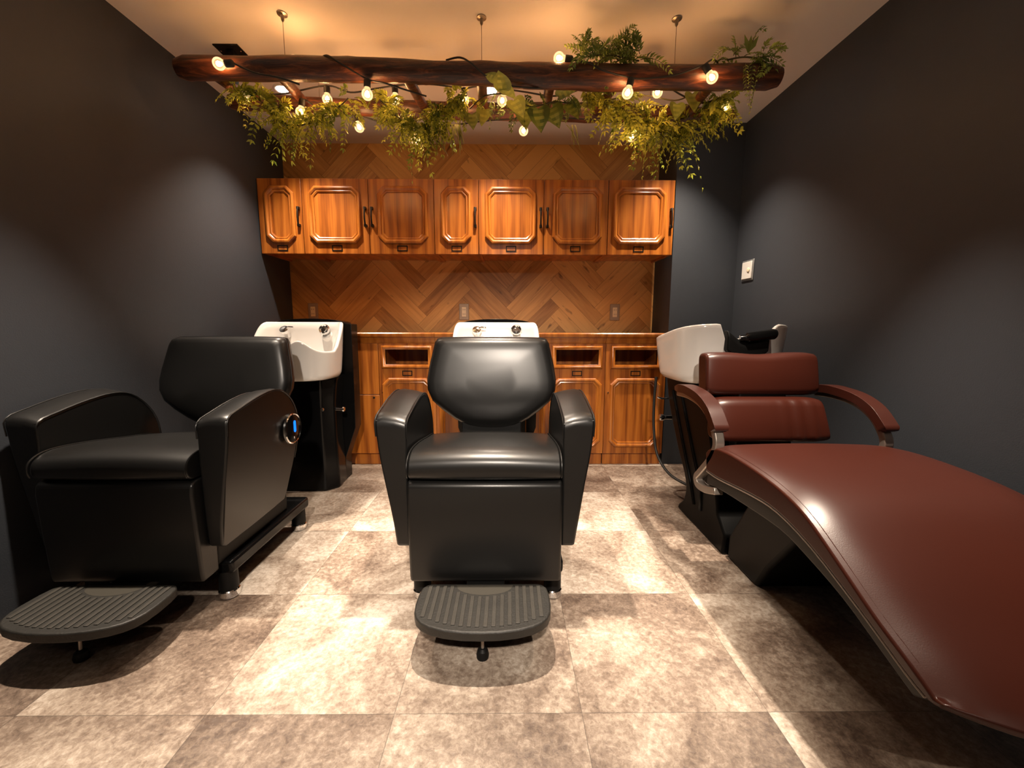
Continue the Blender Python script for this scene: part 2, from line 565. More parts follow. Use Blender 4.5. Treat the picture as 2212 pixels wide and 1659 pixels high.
PROF = [(0, -0.001), (0, .010), (.005, .016), (.013, .018), (.020, .014), (.024, .008), (.030, .010), (.036, .006), (.037, -0.001)]


def oct_mould(name, x0, x1, z0, z1, c, y, parent, org):
    mb = MB()
    ring_mould(mb, lambda i: octagon(x0 + i, x1 - i, z0 + i, z1 - i, max(.002, c - i * 0.42)), y, PROF)
    return mb.build(name, MAT['oak_edge'], parent, org, sharp=28)


def label_holder(x, z, y, parent, org, w=.062, h=.031):
    mb = MB()
    def rect(i):
        return [(x - w / 2 + i, z - h / 2 + i), (x + w / 2 - i, z - h / 2 + i), (x + w / 2 - i, z + h / 2 - i), (x - w / 2 + i, z + h / 2 - i)]
    ring_mould(mb, rect, y, [(-.002, -.001), (-.002, .003), (.004, .003), (.004, -.001)])
    return mb.build('label_holder', MAT['iron'], parent, org, smooth=False)


def bar_handle(x, z0, z1, y, parent, org):
    mb = MB()
    zm = (z0 + z1) / 2
    mb.tube(spline([(x, y - .018, z0 + .004), (x, y - .024, z0 + .03), (x, y - .027, zm), (x, y - .024, z1 - .03), (x, y - .018, z1 - .004)], 4), [.0055] * 17, 8)
    for z in (z0 + .008, z1 - .008):
        mb.box(x - .008, x + .008, y - .022, y + .001, z - .008, z + .008)
    return mb.build('handle', MAT['iron'], parent, org, bevel=.0015, seg=2)


UZ0, UZ1, UYD = 1.397, 1.847, 2.735
up_units = [
    (-1.571, -1.297, [(-1.571, -1.297, 'R')], 'narrow single-door oak wall cabinet at the left end, against the blue wall'),
    (-1.297, -0.471, [(-1.297, -.881, 'R'), (-.881, -.471, 'L')], 'two-door oak wall cabinet second from the left in the row, above the left basin'),
    (-0.471, -0.191, [(-.471, -.191, 'R')], 'narrow single-door oak wall cabinet in the middle of the row'),
    (-0.191, 0.628, [(-.191, .221, 'R'), (.221, .628, 'L')], 'two-door oak wall cabinet right of the middle, right half of the row'),
    (0.628, 1.046, [(.628, 1.046, 'R')], 'wide single-door oak wall cabinet at the right end of the row'),
]
for x0, x1, doors, lab in up_units:
    org = ((x0 + x1) / 2, 2.9, UZ0)
    root = thing('wall_cabinet', org, lab, 'cabinet', 'oak wall cabinets')
    b = MB()
    b.box(x0 + .0008, x1 - .0008, 2.754, YB - .002, UZ0 + .012, UZ1)
    b.box(x0 + .0008, x0 + .018, 2.754, YB - .002, UZ0, UZ0 + .012)
    b.box(x1 - .018, x1 - .0008, 2.754, YB - .002, UZ0, UZ0 + .012)
    b.box(x0 + .018, x1 - .018, 2.754, 2.775, UZ0, UZ0 + .012)
    b.build('carcass', MAT['oak'], root, org, smooth=False)
    for d0, d1, side in doors:
        d = MB().box(d0 + .0015, d1 - .0015, UYD, 2.753, UZ0 - .002, UZ1 + .002).build('door', MAT['oak'], root, org, bevel=.002, seg=2)
        wide = (d1 - d0) > .35
        m0, m1 = (.045, .045)
        if wide:
            if side == 'R':
                m0, m1 = .042, .048
            else:
                m0, m1 = .056, .038
        if d0 > .6:
            m0, m1 = .035, .055
        oct_mould('moulding', d0 + m0, d1 - m1, 1.460, 1.803, .041, UYD, d, org)
        hx = d1 - .020 if side == 'R' else d0 + .023
        bar_handle(hx, 1.558, 1.678, UYD, d, org)
        label_holder((d0 + d1) / 2 + (.0 if d0 < .6 else -.008), 1.430, UYD, d, org)

# --- base units
BYD, BY0 = 2.735, 2.755


def slot_door(d0, d1, root, org):
    """door with an open letterbox compartment above an octagonal panel"""
    c = (d0 + d1) / 2
    s0, s1, z0, z1 = c - .140, c + .140, .690, .788
    d = MB()
    d.box(d0 + .0015, d1 - .0015, BYD, 2.753, .083, z0)
    d.box(d0 + .0015, d1 - .0015, BYD, 2.753, z1, .828)
    d.box(d0 + .0015, s0, BYD, 2.753, z0, z1)
    d.box(s1, d1 - .0015, BYD, 2.753, z0, z1)
    door = d.build('door', MAT['oak'], root, org, smooth=False)
    mb = MB()
    def rect(i):
        return [(s0 - .026 + i, z0 - .026 + i), (s1 + .026 - i, z0 - .026 + i), (s1 + .026 - i, z1 + .026 - i), (s0 - .026 + i, z1 + .026 - i)]
    ring_mould(mb, rect, BYD, [(0, -.001), (0, .010), (.004, .016), (.011, .017), (.018, .012), (.022, .008), (.026, .006), (.026, -.03)])
    mb.build('slot_frame', MAT['oak_edge'], door, org, sharp=50)
    label_holder(c, .631, BYD, door, org)
    oct_mould('moulding', c - .166, c + .166, .130, .600, .042, BYD, door, org)
    return door


def base_body(x0, x1, slots, root, org):
    b = MB()
    b.box(x0, x1, BY0, YB - .002, .08, .66)
    b.box(x0, x1, 3.0, YB - .002, .66, .828)
    b.box(x0, x1, BY0, YB - .002, .812, .828)
    xs = [x0] + [e for s in slots for e in s] + [x1]
    for a, c in zip(xs[0::2], xs[1::2]):
        if c - a > .002:
            b.box(a, c, BY0, 3.0, .66, .812)
    b.build('carcass', MAT['oak'], root, org, smooth=False)
    MB().box(x0 + .002, x1 - .002, BY0 + .006, YB - .01, 0, .08).build('toe_kick', MAT['oak'], root, org, smooth=False)


base_units = [
    (XL + .004, -.484, [(-.857, -.484)], 'oak base cabinet at the left with flat drawer fronts and one slotted door'),
    (-.484, .642, [(-.484, -.11), (-.11, .267), (.267, .642)], 'three-door oak base cabinet with open slots behind the centre black chair'),
    (.642, 1.046, [(.642, 1.046)], 'single-door oak base cabinet at the right end beside the blue return wall'),
]
for x0, x1, doors, lab in base_units:
    org = ((x0 + x1) / 2, 2.9, 0)
    root = thing('base_cabinet', org, lab, 'cabinet', 'oak base cabinets')
    slots = []
    for d0, d1 in doors:
        c = (d0 + d1) / 2
        slots.append((c - .142, c + .142))
    base_body(x0 + .001, x1 - .001, slots, root, org)
    for d0, d1 in doors:
        dr = slot_door(d0, d1, root, org)
        MB().lathe([(.006, 0), (.006, .010), (.004, .013)], 12, rotto((0, -1, 0), (d0 + .022, BYD + .001, .503))).build('lock', MAT['chrome'], dr, org)
    if x0 < -1:
        for za, zb in ((.083, .485), (.489, .828)):
            dr = MB().box(x0 + .40, -.859, BYD, 2.753, za, zb).build('drawer_front', MAT['oak'], root, org, bevel=.0015, seg=2)
            if za < .2:
                MB().lathe([(.007, 0), (.007, .006), (.005, .008)], 12, rotto((0, -1, 0), (-.897, BYD + .001, .468))).build('knob', MAT['iron'], dr, org)
        MB().box(x0 + .002, x0 + .398, BYD, 2.753, .083, .828).build('filler_panel', MAT['oak'], root, org, bevel=.0015, seg=2)

LEDGE = [(2.757, .829), (2.744, .829), (2.742, .842), (2.739, .852), (2.732, .860), (2.729, .868), (2.716, .870), (2.713, .876), (2.713, .892), (2.718, .898), (YB - .002, .898), (YB - .002, .829)]
for x0, x1, lab in ((XL + .004, -.485, 'oak counter ledge with moulded front edge at the left, behind the left basin'),
                    (-.483, .641, 'long oak counter ledge with moulded front edge behind the centre basin'),
                    (.643, 1.050, 'short oak counter ledge with moulded front edge at the right, behind the right basin')):
    o = MB().prism(LEDGE, x0, x1, lambda u, v, w: (w, u, v)).build('counter_ledge', MAT['oak_edge'], None, sharp=28)
    tag(o, lab, 'counter', 'oak counter ledges')

# --- outlets and switch
for x, lab in ((-1.424, 'double power outlet on the wood wall above the left basin'),
               (-.326, 'double power outlet on the wood wall just left above the centre basin'),
               (.778, 'double power outlet on the wood wall at the right, above the short ledge')):
    org = (x, YB, 1.045)
    root = thing('power_outlet', org, lab, 'outlet', 'outlets on the wood wall')
    MB().box(x - .036, x + .036, YB - .008, YB - .0005, .986, 1.104).build('cover_plate', MAT['bronze_plate'], root, org, bevel=.003, seg=2)
    ins = MB().box(x - .0165, x + .0165, YB - .012, YB - .007, 1.010, 1.080).build('socket_insert', MAT['cream'], root, org, bevel=.002, seg=2)
    for zc in (1.029, 1.061):
        for dx in (-.0065, .0065):
            MB().box(x + dx - .0012, x + dx + .0012, YB - .0125, YB - .0118, zc - .005, zc + .005).build('slot', MAT['dark'], ins, org, smooth=False)

org = (XR, 2.612, 1.285)
root = thing('light_switch', org, 'white square light switch on the right blue wall', 'switch')
MB().box(XR - .006, XR - .0005, 2.550, 2.674, 1.222, 1.346).build('frame', MAT['grey_trim'], root, org, bevel=.003, seg=2)
rk = MB().box(XR - .012, XR - .005, 2.560, 2.664, 1.232, 1.336).build('rocker', MAT['white_plastic'], root, org, bevel=.003, seg=2)
MB().lathe([(.014, 0), (.014, .004), (.010, .006)], 20, rotto((-1, 0, 0), (XR - .0115, 2.590, 1.285))).build('button', MAT['cream'], rk, org)

# ------------------------------------------------------------------ ceiling downlights

def downlight(x, y, lab, power=DOWN_POWER, angle=94, blend=1.0):
    org = (x, y, CEIL)
    root = thing('ceiling_downlight', org, lab, 'ceiling light', 'recessed downlights behind the log rack')
    MB().lathe([(.050, CEIL - .0005), (.050, CEIL - .006), (.044, CEIL - .008), (.038, CEIL - .006), (.036, CEIL - .0005)], 32, Matrix.Translation((x, y, 0)), False, False).build('trim_ring', MAT['white_plastic'], root, org)
    MB().lathe([(.036, CEIL - .001), (.0355, CEIL - .003)], 32, Matrix.Translation((x, y, 0))).build('lens', MAT['lens'], root, org)
    ld = bpy.data.lights.new('downlight_lamp', 'SPOT')
    ld.energy = power; ld.color = DOWN_COLOR; ld.spot_size = math.radians(angle); ld.spot_blend = blend; ld.shadow_soft_size = .022
    lo = bpy.data.objects.new('downlight_lamp', ld); COL.objects.link(lo)
    lo.parent = root; lo.location = (0, 0, -.012)
    return root


downlight(-1.205, 2.418, 'bright recessed downlight in the ceiling above the left basin, behind the log')
downlight(-0.10, 2.418, 'recessed downlight in the ceiling above the centre basin, behind the leaves')
downlight(1.03, 2.428, 'recessed downlight in the ceiling above the right basin, seen under the right log end')

for x, lab in ((-1.13, 'recessed downlight in the ceiling above the left black chair'),
               (-.10, 'recessed downlight in the ceiling above the centre black chair'),
               (1.00, 'recessed downlight in the ceiling above the brown recliner')):
    r = downlight(x, 1.30, lab, ROW_POWER, 54, 0.8)
    r['group'] = 'recessed downlights over the chairs'

for x, lab in ((-.9, 'added unseen fill downlight behind the camera, on the left'), (.9, 'added unseen fill downlight behind the camera, on the right')):
    r = downlight(x, -.95, lab, ROW_POWER, 90, 0.8)  # unseen fill lamps, added to bounce light off the floor onto the ceiling
    r['group'] = 'added fill downlights behind the camera'

# adjustable spotlight in the ceiling behind the camera, turned to the centre chair
ld = bpy.data.lights.new('room_spotlight', 'SPOT')
ld.energy = FRONT_POWER; ld.color = (1.0, 0.86, 0.72); ld.spot_size = math.radians(48); ld.spot_blend = 1.0; ld.shadow_soft_size = .05
lo = bpy.data.objects.new('room_spotlight', ld); COL.objects.link(lo)
lo.matrix_world = rotto(Vector((0, -1.0, 2.15)) - Vector((-.05, 1.4, .55)), (0, -1.0, 2.15))

# ------------------------------------------------------------------ black shampoo chairs

def black_chair():
    O = (0, 1.5, 0)
    root = thing('shampoo_chair', (-.073, 1.5, 0), 'centre black leather shampoo chair facing the camera straight on', 'chair', 'black shampoo chairs')
    L_ = MAT['black_leather']
    # seat cushion: side profile swept across, slightly crowned
    prof = spline2([(1.660, .445), (1.665, .485), (1.640, .505), (1.52, .523), (1.40, .541), (1.30, .550), (1.245, .546), (1.212, .528), (1.202, .502), (1.208, .480), (1.225, .468)], 4)
    rings = []
    n = 9
    for i in range(n):
        u = -1 + 2 * i / (n - 1)
        cr = .010 * (1 - u * u)
        rings.append([(u * .234, y + .006 * u * u * (y < 1.3), z + (cr if z > .49 else 0)) for y, z in prof])
    seat = MB().loft(rings).build('seat', L_, root, O, bevel=.012, seg=3, sharp=40)
    for s in (-1, 1):
        MB().tube([(s * .2345, y, z + .001) for y, z in prof[5:-4]], .0025, 6).build('piping', L_, seat, O)
    # leg-rest panel
    pl = [(1.226, .128), (1.222, .15), (1.216, .30), (1.214, .42), (1.218, .452), (1.232, .462), (1.30, .462), (1.30, .128)]
    MB().prism(pl, -.240, .240, lambda u, v, w: (w, u, v)).build('leg_rest', L_, root, O, bevel=.014, seg=4)
    # body between the arms
    MB().box(-.236, .236, 1.30, 1.74, .14, .455).build('body', MAT['black_matt'], root, O, bevel=.01)
    # arms
    ap = spline2([(1.252, .30), (1.250, .45), (1.252, .60), (1.258, .655), (1.32, .676), (1.42, .698), (1.51, .707), (1.58, .693), (1.64, .645), (1.682, .570), (1.696, .48), (1.690, .39), (1.660, .29), (1.640, .245)], 3)
    ap = ap + [(1.628, .232), (1.45, .226), (1.275, .224), (1.256, .236)]
    for s in (-1, 1):
        def xo(z):
            return .286 + (.340 - .286) * sstep(.20, .66, z)
        def zi(z):
            return z - .016 * sstep(.50, .66, z)
        r0 = [(s * .243, y, zi(z)) for y, z in ap]
        r1 = [(s * (xo(z) * .35 + .243 * .65), y, z - .006 * sstep(.5, .66, z)) for y, z in ap]
        r2 = [(s * (xo(z) * .75 + .243 * .25), y, z) for y, z in ap]
        r3 = [(s * xo(z), y, z - .004 * sstep(.5, .66, z)) for y, z in ap]
        rr = [r0, r1, r2, r3]
        if s < 0:
            rr = rr[::-1]
        arm = MB().loft(rr).build('armrest', L_, root, O, bevel=.010, seg=3, sharp=40)
        pin = MB()
        for ring in (r0, r3):
            pin.tube([(x, y, z + .0005) for x, y, z in ring[6:34]], .0023, 6)
        # front seam across the arm
        a, b = r0[9], r3[9]
        pin.tube([(a[0], a[1] - .001, a[2] - .004), (b[0], b[1] - .001, b[2] - .004)], .0022, 6)
        pin.build('piping', L_, arm, O)
        if s > 0:
            zc, yc = .528, 1.640
            xx = xo(zc)
            m = rotto((1, 0, 0), (xx - .004, yc, zc))
            pan = MB().lathe([(.058, 0), (.058, .010), (.054, .012)], 40, m).build('control_panel', MAT['black_gloss'], arm, O)
            MB().lathe([(.0555, .004), (.0625, .004), (.0625, .011), (.059, .0145), (.0555, .012)], 40, m, False, False).build('chrome_ring', MAT['chrome'], arm, O)
            bl = MB()
            pill = []
            for k in range(16):
                a_ = PI * k / 15
                pill.append((.008 * math.cos(a_), .016 + .008 * math.sin(a_)))
            for k in range(16):
                a_ = PI + PI * k / 15
                pill.append((.008 * math.cos(a_), -.016 + .008 * math.sin(a_)))
            pill = [(u * (1 - .25 * math.exp(-(v / .008) ** 2)), v) for u, v in pill]
            bl.prism(pill, xx + .0075, xx + .0092, lambda u, v, w: (w, yc + .010 + u, zc + .006 + v))
            bl.build('indicator_light', MAT['blue'], arm, O, smooth=False)
            MB().box(xx + .0075, xx + .0090, yc - .001, yc + .003, zc - .042, zc - .034).build('mark', MAT['white_plastic'], arm, O, smooth=False)
    # backrest
    half = [(0, .492), (.05, .495), (.10, .510), (.16, .545), (.21, .583), (.252, .622), (.273, .668), (.276, .710), (.268, .765), (.255, .825), (.246, .866), (.236, .883), (.215, .889), (.10, .891)]
    poly = half + [(0, .8915)] + [(-x, z) for x, z in reversed(half[1:])]
    def bk(u, v, w):
        return (u * (1 - .05 * max(0, w - .05) / .05), 1.688 + (v - .52) * .235 + w, v)
    def bulge(u, v, w):
        x, y, z = bk(u, v, w)
        low = max(0.0, .690 - v) / .17
        return (x, y + .042 * low * low * (1 - w / .12), z)
    def ring_(sc, w):
        return [bulge(u * sc, .705 + (v - .705) * sc, w) for u, v in poly]
    mb = MB()
    mb.loft([ring_(.40, -.005), ring_(.70, -.0045), ring_(.86, -.002), ring_(.93, .003), ring_(.965, .010), ring_(.988, .022), ring_(.998, .036), ring_(1.0, .050), ring_(1.0, .078), ring_(.985, .096), ring_(.95, .106)])
    back = mb.build('backrest', L_, root, O, sharp=70)
    MB().tube([bulge(u * .999, .705 + (v - .705) * .999, .040) for u, v in (poly[2:-1])], .0018, 6).build('piping', L_, back, O)
    MB().box(-.128, .128, 1.735, 1.775, .40, .60).build('back_bracket', MAT['black_matt'], root, O, bevel=.006)
    # base
    MB().box(-.262, .262, 1.325, 1.875, .092, .142).build('base_frame', MAT['black_gloss'], root, O, bevel=.012)
    for sx in (-1, 1):
        for y in (1.350, 1.835):
            leg = MB().lathe([(.030, .02), (.030, .10)], 20, Matrix.Translation((sx * .228, y, 0))).build('leg', MAT['black_matt'], root, O)
            MB().lathe([(.024, 0), (.031, .003), (.033, .008), (.033, .026), (.030, .030)], 24, Matrix.Translation((sx * .228, y, 0))).build('chrome_foot', MAT['chrome'], leg, O)
    # footrest
    fh = [(0, .988), (.05, .990), (.10, .998), (.14, 1.011), (.165, 1.026), (.182, 1.045), (.192, 1.070), (.196, 1.105), (.195, 1.150), (.190, 1.180), (.179, 1.194), (.165, 1.199)]
    fr = [(-x, y) for x, y in reversed(fh[1:])] + fh
    foot = MB().prism(fr, .112, .140, lambda u, v, w: (u, v, w)).build('footrest', MAT['rubber'], root, O, bevel=.005, seg=3)
    tr = MB()
    def yfront(x):
        return .988 + .037 * (abs(x) / .165) ** 2.3
    for k in range(16):
        x = -.165 + .33 * k / 15
        yb = 1.186 - (.052 * math.sqrt(max(0, 1 - (x / .095) ** 2)) if abs(x) < .095 else 0)
        tr.box(x - .0058, x + .0058, yfront(abs(x) + .006) + .020, yb, .1395, .1425)
    tr.build('tread', MAT['rubber_rib'], foot, O, bevel=.001, seg=2)
    bd = MB()
    bd.loft([[(x, 1.190, .1404), (x, 1.190 - .047 * math.sqrt(max(0, 1 - (x / .088) ** 2)) - .0005, .1404)] for x in [(-.088 + .176 * k / 20) for k in range(21)]], False, False, closed=False)
    bd.build('badge', simple_badge, foot, O, smooth=False)
    st = MB().tube([(0, 1.075, .115), (0, 1.068, .07), (0, 1.064, .018)], .0045, 8).build('stopper_rod', MAT['satin'], foot, O)
    MB().lathe([(.011, 0), (.017, .004), (.018, .014), (.015, .026), (.008, .032)], 20, Matrix.Translation((0, 1.064, 0))).build('stopper', MAT['black_matt'], st, O)
    MB().box(-.06, .06, 1.16, 1.40, .100, .126).build('footrest_arm', MAT['black_matt'], root, O, bevel=.004)
    return root


simple_badge = simple('smooth_rubber_badge', (0.040, 0.036, 0.028), 0.5)
chair_c = black_chair()
chair_l = copy_tree(chair_c)
chair_l.location = (-1.205, 1.5, 0)
chair_l['label'] = 'left black leather shampoo chair with blue-lit round control, against the left wall'

# ------------------------------------------------------------------ basins

def bowl_mesh(yc, a, b, ex, rimf, zbot, taper, zin, wall=.018, N=96):
    def pt(s, k, zf):
        th = 2 * PI * k / N
        c, sn = math.cos(th), math.sin(th)
        xn = math.copysign(abs(c) ** (2 / ex), c)
        yn = math.copysign(abs(sn) ** (2 / ex), sn)
        return (a * s * xn, yc + b * s * yn, zf(rimf(xn, yn)))
    rings = []
    rings.append([pt(taper * .80, k, lambda r: zbot) for k in range(N)])
    for t in (0.0, .03, .08, .16, .28, .42, .56, .70, .84, .95):
        s = taper + (1 - taper) * (t ** .7)
        if t < .08:
            s -= .03 * (1 - t / .08)
        rings.append([pt(s, k, lambda r, t=t: zbot + .004 + (r - .010 - zbot) * t) for k in range(N)])
    w = wall / a
    rings.append([pt(1, k, lambda r: r - .007) for k in range(N)])
    rings.append([pt(1 - w * .25, k, lambda r: r - .001) for k in range(N)])
    rings.append([pt(1 - w * .6, k, lambda r: r) for k in range(N)])
    rings.append([pt(1 - w * .95, k, lambda r: r - .004) for k in range(N)])
    for t in (.85, .65, .45, .28, .14, .05, 0):
        s = .55 + (1 - w * 1.1 - .55) * (t ** .45)
        rings.append([pt(s, k, lambda r, t=t: zin + (r - .012 - zin) * t) for k in range(N)])
    rings.append([pt(.2, k, lambda r: zin - .006) for k in range(N)])
    return MB().loft(rings)


def rim_black(xn, yn):
    h = .808 + (.962 - .808) * sstep(-.25, .70, yn)
    fr = sstep(.35, .95, -yn)
    h += fr * (.058 * math.exp(-((abs(xn) - .50) / .26) ** 2) - .02 * math.exp(-(xn / .2) ** 2))
    return h


def black_basin():
    O = (0, 2.4, 0)
    root = thing('shampoo_basin', (-.070, 2.4, 0), 'centre white shampoo basin rising just behind the centre black chair', 'basin', 'white basins on black pedestals')
    bowl = bowl_mesh(2.262, .240, .200, 3.4, rim_black, .655, .90, .745).build('bowl', MAT['ceramic'], root, O, sharp=60)
    # fittings on the back slope
    kn = MB().lathe([(.016, -.004), (.016, .016), (.020, .024), (.025, .036), (.027, .046), (.024, .056), (.012, .060)], 20, rotto((0, -.75, .65), (-.112, 2.425, .885)))
    kn.tube([(-.112, 2.392, .922), (-.085, 2.385, .932), (-.060, 2.388, .930)], .0055, 8)
    kn.build('tap_lever', MAT['chrome'], bowl, O)
    m = rotto((0, -.93, .36), (.114, 2.425, .905))
    MB().lathe([(.020, 0), (.022, .020), (.030, .030), (.031, .040), (.027, .046), (.022, .042), (.018, .040), (.014, .046), (.006, .047)], 28, m).build('hand_shower', MAT['chrome'], bowl, O)
    MB().lathe([(.036, -.010), (.032, .012), (.028, .015)], 24, rotto((0, -.8, .6), (.116, 2.428, .885))).build('shower_holder', MAT['ceramic'], bowl, O)
    # rear housing with an arched top
    poly = [(.165, 0), (.168, .14), (.236, .33), (.240, .60), (.240, .950)]
    top = [(.205 * math.cos(PI * k / 24), .955 + .027 * math.sin(PI * k / 24)) for k in range(25)]
    pl = poly + top + [(-x, z) for x, z in reversed(poly)]
    MB().prism(pl, 2.464, 2.560, lambda u, v, w: (u, w, v)).build('rear_housing', MAT['black_gloss'], root, O, bevel=.010, seg=3)
    # pedestal
    base = [(-.175, 2.275), (.120, 2.275), (.178, 2.335), (.168, 2.470), (-.168, 2.470), (-.178, 2.335)]
    rings = []
    for z, s in ((0, 1.0), (.05, 1.0), (.30, .97), (.50, .98), (.58, 1.04), (.655, 1.12)):
        rings.append([(x * s, 2.40 + (y - 2.40) * (1 + (s - 1) * 1.5), z) for x, y in base])
    ped = MB().loft(rings).build('pedestal', MAT['black_gloss'], root, O, bevel=.012, seg=3)
    MB().lathe([(.009, -.03), (.009, .030), (.014, .034), (.016, .046), (.012, .052)], 20, rotto((1, 0, .0), (.168, 2.352, .465))).build('valve_knob', MAT['chrome'], ped, O)
    MB().lathe([(.010, -.012), (.012, 0), (.008, .008)], 16, rotto((.3, -1, 0), (.120, 2.287, .475))).build('hose_socket', MAT['chrome'], ped, O)
    return root


bas_c = black_basin()
bas_l = copy_tree(bas_c)
bas_l.location = (-1.165, 2.4, 0)
bas_l['label'] = 'left white shampoo basin on a black pedestal, beside the left wall'


def rim_brown(xn, yn):
    h = .865 + (.953 - .865) * (1 - yn) / 2
    fr = sstep(.55, .95, -yn)
    h -= fr * .105 * (1 - (sstep(.26, .44, -xn) if xn < 0 else sstep(.24, .66, xn)))
    return h


BX = 1.062


def brown_basin():
    O = (0, 2.1, 0)
    root = thing('shampoo_basin', (BX, 2.1, 0), 'right white shampoo basin with black neck rest, behind the brown recliner', 'basin')
    bowl = bowl_mesh(2.125, .262, .258, 3.8, rim_brown, .668, .88, .76).build('bowl', MAT['ceramic'], root, O, sharp=60)
    # black neck rest filling the notch
    nr = MB()
    nr.loft([[(x, y, z) for y, z in ((1.842, zz - .085), (1.838, zz - .02), (1.850, zz + .006), (1.885, zz + .006), (1.905, zz - .03), (1.900, zz - .085))]
             for x, zz in ((-.088, .918), (-.070, .905), (-.040, .880), (0, .868), (.040, .872), (.075, .895), (.100, .915))])
    nr.build('neck_rest', MAT['black_matt'], root, O, bevel=.008, seg=3, sharp=60)
    roll_ = MB().tube(spline([(-.030, 1.850, .885), (.0, 1.843, .889), (.055, 1.842, .897), (.105, 1.845, .905), (.118, 1.848, .905)], 5), [.016] * 5 + [.024] * 14 + [.020, .010], 16)
    roll_.build('neck_roll', MAT['black_gloss'], root, O)
    # leaning glossy column
    col = spline2([(2.30, .668), (2.24, .52), (2.10, .32), (1.985, .18), (1.985, .09), (2.045, .03)], 4) + [(2.06, 0), (1.60, 0), (1.59, .09)]
    col += spline2([(1.655, .150), (1.70, .30), (1.76, .46), (1.83, .60), (1.86, .668)], 4)
    MB().prism(col, -.178, .178, lambda u, v, w: (w, u, v)).build('column', MAT['column_black'], root, O, bevel=.014, seg=3)
    # raised side ribs catching the light
    rb = MB()
    for off in (.05, .16):
        rb.tube([(-.180, 2.24 - off, .60), (-.180, 2.07 - off, .34), (-.180, 1.965 - off, .19), (-.180, 1.90 - off * .6, .10)], .007, 8)
    rb.build('side_rib', MAT['black_gloss'], root, O)
    MB().tube(spline([(-.235, 2.30, .66), (-.236, 2.31, .50), (-.230, 2.31, .36), (-.215, 2.28, .22), (-.170, 2.20, .13), (-.10, 2.10, .10)], 6), .0075, 10).build('water_hose', MAT['cable'], root, O)
    kn = MB().tube([(-.16, 2.24, .442), (-.205, 2.24, .442)], .012, 12)
    kn.lathe([(.016, 0), (.018, .004), (.018, .020), (.012, .026)], 20, rotto((-1, 0, 0), (-.203, 2.24, .442)))
    kn.build('valve_knob', MAT['chrome'], root, O)
    MB().tube(spline([(-.17, 2.25, .548), (-.22, 2.24, .548), (-.245, 2.24, .556)], 4), .005, 8).build('hook', MAT['chrome'], root, O)
    return root


brown_basin()

# ------------------------------------------------------------------ brown recliner

